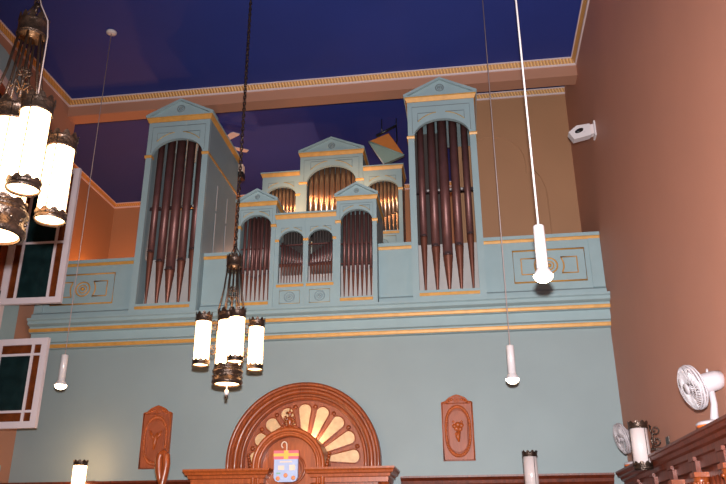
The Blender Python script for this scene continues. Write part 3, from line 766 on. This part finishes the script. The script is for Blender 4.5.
# side cornices and posts
for sgn in (-1, 1):
    xi, xo = (-1.525, -.765) if sgn > 0 else (-1.965, -2.725)
    xa, xb = sorted((xi, xo))
    zt = 2.295
    path = [(xo, 7.88), (xo, 7.36), (xi, 7.36), (xi, 7.60)]
    prof = [(-.05, zt), (.050, zt), (.050, zt-.018), (.036, zt-.034), (.030, zt-.052), (.010, zt-.060), (.004, zt-.085), (-.014, zt-.092), (-.018, zt-.135), (-.05, zt-.135)]
    bb = MB().sweep(path, prof, 1 if sgn > 0 else -1)
    bb.box(xa+.03, xb-.03, 7.39, 7.88, zt-.13, zt-.003)
    bb.build('side_cornice', 'woodlight', t)
    bb = MB().box(xa+.03, xb-.03, 7.42, 7.88, 0, zt-.136)
    bb.build('side_panel', 'wood', t)
    for xx in (xi+sgn*.05, xo-sgn*.06):
        MB().lathe([(.05, 0), (.05, .1), (.038, .13), (.034, 1.95), (.05, 2.02), (.055, 2.155)], (xx, 7.40, 0), seg=16).build('column', 'wood', t)
    # leafy capital beside the hood
    bb = MB()
    for k in range(6): bb.ball((IX+sgn*(.372+.006*k), IY+.02, 2.30+.026*k), .022-.001*k, 8, (1, 1, .8))
    bb.build('leaf_bracket', 'wood', t)
MB().box(-1.984, -1.501, 7.48, 7.88, 0, 1.87).build('centre_panel', 'woodlight', t)

# cloth bag hanging in the hood
bx, by = -1.755, IY-.055
t = thing('hanging_bag', 'light blue cloth bag with pink and yellow band hanging in the wooden arch', 'bag', (bx, by, 2.165))
w = .116; zt, zb = 2.428, 2.165
out = [(bx-w, zt), (bx-w, zb+.04), (bx-w*.85, zb+.01), (bx-w*.6, zb), (bx+w*.6, zb), (bx+w*.85, zb+.01), (bx+w, zb+.04), (bx+w, zt)]
MB().prism([(x, z_) for x, z_ in out if True], 'xz', by, by+.035).build('cloth_body', 'bluecloth', t)
MB().box(bx-w-.006, bx+w+.006, by-.003, by+.038, zt, zt+.026).box(bx-w-.006, bx+w+.006, by-.003, by+.038, zt-.055, zt-.028).build('pink_band', 'pinkcloth', t)
MB().box(bx-w-.006, bx+w+.006, by-.003, by+.038, zt-.0275, zt-.0005).box(bx-.022, bx+.022, by-.006, by-.0035, zt-.055, zt+.026).build('yellow_band', 'yellowcloth', t)
for dx, dz in ((-.075, .032), (.0, .060), (.075, .036)):
    MB().lathe([(.021, 0), (.019, .006)], (bx+dx, by-.0005, zb+dz), (0, -1, 0), 14).build('round_patch', 'orangecloth', t)
MB().box(bx+.035, bx+.09, by-.006, by-.0005, zb+.105, zb+.155).build('square_patch', 'creamcloth', t)
MB().box(bx-.075, bx-.015, by-.005, by-.0005, zb+.11, zb+.15).build('pale_patch', 'creamcloth', t)
MB().box(bx-.09, bx-.05, by-.005, by-.0005, zb+.072, zb+.086).build('green_patch', 'greencloth', t)
MB().box(bx-.06, bx+.06, by-.005, by-.0005, zb+.178, zb+.190).build('text_strip', 'creamcloth', t)
hk = [(bx, by+.018, zt+.0265), (bx, by+.018, zt+.075)]+[(bx-.026+.026*math.cos(a*PI/8), by+.018, zt+.08+.030*math.sin(a*PI/8)) for a in range(0, 12)]
MB().tube(hk, .006, 8).build('hanger_hook', 'creamcloth', t)
MB().tube([(bx-.026, by+.018, zt+.104), (bx-.026, by+.07, zt+.107), (bx-.026, IY+.099, zt+.107)], .005, 6).build('hook_pin', 'bronzewarm', t)

# ------------------------------------------------------------------ carved plaques on the front wall
def plaque(cx, zb, label, flip):
    t = thing('wall_plaque', label, 'plaque', (cx, 7.97, zb), 'carved wooden wall plaques')
    w = .162; zt = zb+.585; yf = 7.965
    top = [(cx+w, zt)]
    crest = [(cx+w*.95, zt+.005), (cx+w*.72, zt+.015), (cx+w*.5, zt+.05), (cx+w*.2, zt+.072), (cx, zt+.082), (cx-w*.2, zt+.072), (cx-w*.5, zt+.05), (cx-w*.72, zt+.015), (cx-w*.95, zt+.005)]
    MB().prism([(cx-w, zb), (cx+w, zb), (cx+w, zt)]+crest+[(cx-w, zt)], 'xz', yf, 7.999).build('board', 'plaque', t)
    MB().tube([(cx-w+.008, yf, zb+.008), (cx+w-.008, yf, zb+.008), (cx+w-.008, yf, zt)]+[(x, yf, z_-.006) for x, z_ in crest]+[(cx-w+.008, yf, zt)], .008, 6, True).build('rim', 'relief', t)
    MB().tube([(cx-w+.03, yf, zt-.01), (cx+w-.03, yf, zt-.01)], .006, 6).build('cross_bead', 'plaque', t)
    zc = zb+.295
    o = MB()
    for k in range(44):
        a = 2*PI*k/44
        x, z_ = cx+.122*math.cos(a), zc+.245*(abs(math.sin(a))**.72)*(1 if math.sin(a) > 0 else -1)
        o.ball((x, yf-.004, z_), .017, 6, (.9, .8, 1.15))
    o.tube([(cx+.122*math.cos(2*PI*k/60), yf-.002, zc+.245*(abs(math.sin(2*PI*k/60))**.72)*(1 if math.sin(2*PI*k/60) > 0 else -1)) for k in range(60)], .012, 6, True)
    o.build('leaf_wreath', 'relief', t)
    e_ = []
    for k in range(24):
        a = 2*PI*k/24; e_.append((cx+.100*math.cos(a), yf, zc+.115*math.sin(a)+(.10 if math.sin(a) >= 0 else -.10)))
    MB().tube(e_, .006, 6, True).build('oval_bead', 'plaque', t)
    f_ = MB()
    if flip:
        f_.tube([(cx-.01, yf, zc-.10), (cx, yf-.006, zc-.03), (cx+.005, yf-.006, zc+.03), (cx+.02, yf, zc+.08)], .02, 8, taper=[.008, .024, .022, .010])
        for sgn in (-1, 1):
            f_.tube([(cx, yf-.004, zc), (cx+sgn*.045, yf-.004, zc+.055), (cx+sgn*.065, yf, zc+.105)], .016, 8, taper=[.016, .018, .005])
    else:
        f_.tube([(cx+.005, yf, zc-.11), (cx-.005, yf-.006, zc-.06), (cx+.01, yf-.006, zc)], .02, 8, taper=[.008, .026, .018])
        for dx, dz, r in ((-.035, .05, .024), (.0, .065, .028), (.035, .055, .026), (-.015, .025, .026), (.022, .02, .024), (-.045, .095, .012), (.04, .09, .014), (.0, .0, .02), (-.02, -.03, .016)):
            f_.ball((cx+dx, yf-.003, zc+dz), r, 8, (1, .6, 1))
    f_.build('carved_figure', 'relief', t)
    rosette(cx, yf-.002, zt+.025, .026, 'relief', t)
    b_ = MB()
    for sgn in (-1, 1):
        for k in range(4): b_.ball((cx+sgn*(.05+.024*k), yf-.002, zt+.030-.010*k), .014, 6, (1, .7, 1))
    b_.build('crest_leaves', 'relief', t)
plaque(-3.356, 2.37, 'carved wooden plaque left of the arched canopy, partly behind a curved wooden post', True)
plaque(-.117, 2.391, 'carved wooden plaque right of the arched canopy', False)

# ------------------------------------------------------------------ curved wooden post in front of the left plaque
px, py = -2.80, 6.85
t = tag(MB().tube([(px+.030, py, 0), (px+.025, py, 1.6), (px+.010, py, 1.95), (px+.016, py, 2.12), (px+.034, py, 2.22), (px+.042, py, 2.30), (px+.034, py, 2.375), (px+.006, py, 2.405), (px-.022, py, 2.385), (px-.032, py, 2.33), (px-.024, py, 2.25), (px-.006, py, 2.17), (px+.002, py, 2.12)], .03, 14,
    taper=[.032, .03, .03, .032, .034, .036, .037, .037, .036, .036, .034, .028, .016]).build('scroll_post', 'wood'), 'red brown wooden post with a scroll top before the left plaque', 'post')

# ------------------------------------------------------------------ wall sconces
def sconce(cx, cy, z0, z1, lit, label, wall):
    t = thing('wall_sconce', label, 'wall lamp', (cx, cy, z0), 'bronze cylinder wall lamps')
    lantern(t, cx, cy, z0, z1, .072, 'glass' if lit else 'fadedglass', 'lamp_glass', ch=.060, bh=.06, straps=3, a0=-1.1)
    b = MB()
    dx, dy = wall
    L = math.hypot(dx, dy); ux, uy = dx/L, dy/L
    zc = z0+.15
    b.tube([(cx+ux*.075, cy+uy*.075, zc), (cx+dx, cy+dy, zc)], .010, 8)
    b.build('arm', 'bronze', t)
    b = MB()
    for zz, sg in ((zc+.06, 1), (zc-.06, -1), (zc+.145, 1)):
        b.tube(spiral((cx+ux*.125, cy+uy*.125, zz), .042, 1.4, 18, (ux, uy), sg, PI*.75), .006, 6)
    b.tube([(cx+ux*.085, cy+uy*.085, z1-.03), (cx+ux*.10, cy+uy*.10, zc+.1), (cx+ux*.09, cy+uy*.09, zc)], .006, 6)
    b.build('scroll', 'bronze', t)
    q = MB().box(-.05, .05, -.009, 0, zc-.09, zc+.09) if abs(uy) > abs(ux) else MB().box(-.009, 0, -.05, .05, zc-.09, zc+.09)
    q.v = [(x+cx+dx, y+cy+dy, z_) for x, y, z_ in q.v]
    q.build('wall_plate', 'bronze', t)
sconce(1.312, 6.30, 2.135, 2.50, False, 'unlit bronze cylinder wall lamp on the right wall before the farther fan', (XR-.0005-1.312, 0))
sconce(.565, 7.74, 2.02, 2.452, False, 'unlit bronze cylinder wall lamp on the front wall, right of the right plaque', (0, .2595))
sconce(-4.055, 7.74, 2.02, 2.452, True, 'lit bronze cylinder wall lamp at the lower left of the front wall', (0, .2595))

# ------------------------------------------------------------------ desk fans on the wainscot
def deskfan(x, y, label, src=None):
    z0 = ZR+.001
    t = thing('desk_fan', label, 'fan', (x, y, z0), 'white desk fans on the wainscot')
    MB().lathe([(.080, 0), (.090, .010), (.088, .014)], (x, y, z0), seg=24).build('base_ring', 'orangebase', t, 'orange underside of the base')
    MB().lathe([(.090, .0145), (.092, .024), (.078, .036), (.02, .046)], (x, y, z0), seg=24).build('base', 'fanwhite', t)
    top = V3(x-.01, y+.01, z0+.215)
    MB().tube([(x+.015, y, z0+.036), (x+.030, y, z0+.14), (x+.026, y+.002, z0+.235)], .018, 10, taper=[.026, .019, .020]).build('stem', 'fanwhite', t)
    ax = V3(-.96, -.10, -.27).normalized()
    c = V3(x+.022, y+.004, z0+.270)
    MB().lathe([(.020, -.095), (.050, -.082), (.060, -.04), (.060, .03), (.048, .055), (.024, .075)], c, ax, 20).build('motor', 'fanwhite', t)
    MB().tube([c+V3(0, 0, .05), c+V3(.004, .002, .082)], .007, 8).build('knob', 'fanwhite', t)
    hub = c+ax*.105
    u = ax.orthogonal().normalized(); w = ax.cross(u)
    R = .132
    b = MB()
    def circ(r, d): return [hub+ax*d+(u*math.cos(2*PI*k/40)+w*math.sin(2*PI*k/40))*r for k in range(40)]
    b.tube(circ(R, .0), .0065, 8, True); b.tube(circ(R*.985, .018), .004, 6, True); b.tube(circ(R*.985, -.018), .004, 6, True)
    b.build('guard_ring', 'fanwhite', t)
    b = MB()
    for d0, d1 in ((.016, .036), (-.016, -.036)):
        for k in range(44):
            a = 2*PI*k/44; v = u*math.cos(a)+w*math.sin(a)
            b.tube([hub+ax*d0+v*R*.985, hub+ax*d1+v*R*.80, hub+ax*d1*1.05+v*R*.25], .0016, 4)
        for rr in (.5, .8): b.tube(circ(R*rr, d1), .0017, 5, True)
    b.build('grille', 'grille', t)
    MB().lathe([(R*.27, .036), (R*.25, .043), (.002, .044)], hub, ax, 20).build('hub_cap', 'fanwhite', t)
    b = MB()
    for k in range(3):
        a0 = 2*PI*k/3
        for j in range(6):
            a1, a2 = a0+j*.26, a0+(j+1)*.26
            v1 = u*math.cos(a1)+w*math.sin(a1); v2 = u*math.cos(a2)+w*math.sin(a2)
            d1, d2 = -.02+.008*j, -.02+.008*(j+1)
            q = [hub+ax*d1+v1*.02, hub+ax*d1+v1*.125, hub+ax*d2+v2*.125, hub+ax*d2+v2*.02]
            b.add(q+[p+ax*.003 for p in q], [(0,1,2,3),(7,6,5,4),(0,4,5,1),(1,5,6,2),(2,6,7,3),(3,7,4,0)], True)
    b.build('blades', 'grille', t)
    MB().lathe([(.024, -.03), (.024, .03)], hub, ax, 16).build('blade_hub', 'fanwhite', t)
    return t
f1 = deskfan(1.425, 4.80, 'nearer white desk fan at the right edge on the wainscot')
f2 = dup(f1, (1.425, 7.18, ZR+.001), 'farther white desk fan behind the unlit wall lamp on the right wall')

# ------------------------------------------------------------------ security camera on the right wall
cx, cy, cz = XR, 7.43, 5.76
t = thing('security_camera', 'small white security camera high on the right wall', 'camera', (cx, cy, cz))
MB().box(XR-.018, XR-.0005, cy-.06, cy+.06, cz-.09, cz+.09).build('wall_plate', 'white', t)
MB().prism([(XR-.019, cz-.055), (XR-.10, cz-.075), (XR-.10, cz+.045), (XR-.019, cz+.06)], 'xz', cy-.04, cy+.04).build('neck', 'fadedglass', t)
MB().prism([(XR-.06, cz-.085), (XR-.24, cz-.125), (XR-.29, cz-.035), (XR-.20, cz+.040), (XR-.06, cz+.055)], 'xz', cy-.062, cy+.03).build('body', 'white', t)
MB().lathe([(.024, 0), (.024, .004)], (0, 0, 0), (0, -1, 0), 18).xform(Matrix.Translation((XR-.178, cy-.0625, cz-.025)) @ Matrix.Rotation(-.45, 4, 'Y') @ Matrix.Scale(2.1, 4, (1, 0, 0))).build('lens_window', 'black', t)
MB().box(XR-.135, XR-.115, cy-.064, cy-.0625, cz-.05, cz-.035).build('indicator', 'grille', t)

# ------------------------------------------------------------------ lights
def light(name, kind, loc, energy, col, size=.1, target=None, **kw):
    d = bpy.data.lights.new(name, kind); d.energy = energy; d.color = col
    if kind in ('POINT', 'SPOT'): d.shadow_soft_size = size
    if kind == 'AREA': d.size = size
    for k, v in kw.items(): setattr(d, k, v)
    o = bpy.data.objects.new(name, d); COL.objects.link(o); o.location = loc
    if target is not None: o.rotation_euler = (Vector(target)-Vector(loc)).to_track_quat('-Z', 'Y').to_euler()
    return o
WARM = (1.0, .34, .07)
# the flash on top of the camera
light('camera_flash', 'SPOT', (.01, -.02, 1.77), 2750, (.97, .97, 1.0), .03, (.10, 8, 3.4), spot_size=math.radians(104), spot_blend=1.0)
# tungsten uplights hidden behind the parapet and behind the rear case
light('alcove_uplight', 'POINT', (-5.97, 10.86, 5.74), 4, (1.0, .42, .10), .03)
light('alcove_uplight', 'POINT', (-5.60, 10.5, 5.05), 45, WARM, .05)
for x in (-2.26, -1.22):  # added spots without fixtures, placed between the cases to make the pipes glow
    light('case_glow_spot', 'SPOT', (x, 8.80, 6.02), 15, (1.0, .58, .28), .09, (x*.6-.68, 9.45, 5.9), spot_size=math.radians(150), spot_blend=.6)
light('rear_uplight', 'POINT', (-2.62, 10.2, 5.45), 50, (1.0, .52, .34), .04)
light('rear_uplight', 'POINT', (-.75, 10.4, 5.2), 10, WARM, .05)
light('rear_uplight', 'POINT', (-4.3, 10.4, 4.6), 70, WARM, .1)
light('sconce_lamp', 'POINT', (-4.055, 7.68, 2.52), 2.6, (1.0, .55, .22), .05)
light('shell_lamp', 'POINT', (-1.62, 7.86, 2.64), 2.0, (1.0, .70, .40), .03)
for p in PEND:
    light('pendant_spot', 'SPOT', (p[0], p[1], p[3]-.06), 12, (1.0, .72, .45), .03, (p[0], p[1], 0), spot_size=math.radians(95), spot_blend=.6)
# other chandeliers further back in the hall, behind the viewer
light('hall_lamp', 'POINT', (-1.95, -1.0, 3.2), 60, (1.0, .62, .32), .3)

wd = bpy.data.worlds.new('world'); S.world = wd; wd.use_nodes = True
wd.node_tree.nodes['Background'].inputs['Color'].default_value = (.02, .016, .016, 1)
wd.node_tree.nodes['Background'].inputs['Strength'].default_value = 1.0

# ------------------------------------------------------------------ camera
cam = bpy.data.cameras.new('camera'); co = bpy.data.objects.new('camera', cam); COL.objects.link(co)
cam.sensor_width = 36; cam.lens = 36*756.9/726; cam.clip_start = .05; cam.clip_end = 100
yw, pt, rl = [math.radians(a) for a in (-7.77756, 21.87147, -.31165)]
fwd = V3(math.sin(yw)*math.cos(pt), math.cos(yw)*math.cos(pt), math.sin(pt)); rt = V3(math.cos(yw), -math.sin(yw), 0); up = rt.cross(fwd)
r2 = rt*math.cos(rl)+up*math.sin(rl); u2 = -rt*math.sin(rl)+up*math.cos(rl)
co.matrix_world = Matrix(((r2.x, u2.x, -fwd.x, 0), (r2.y, u2.y, -fwd.y, 0), (r2.z, u2.z, -fwd.z, 1.6), (0, 0, 0, 1)))
S.camera = co
S.view_settings.view_transform = 'Standard'; S.view_settings.look = 'None'
S.view_settings.exposure = 0; S.view_settings.gamma = 1; S.view_settings.use_curve_mapping = False
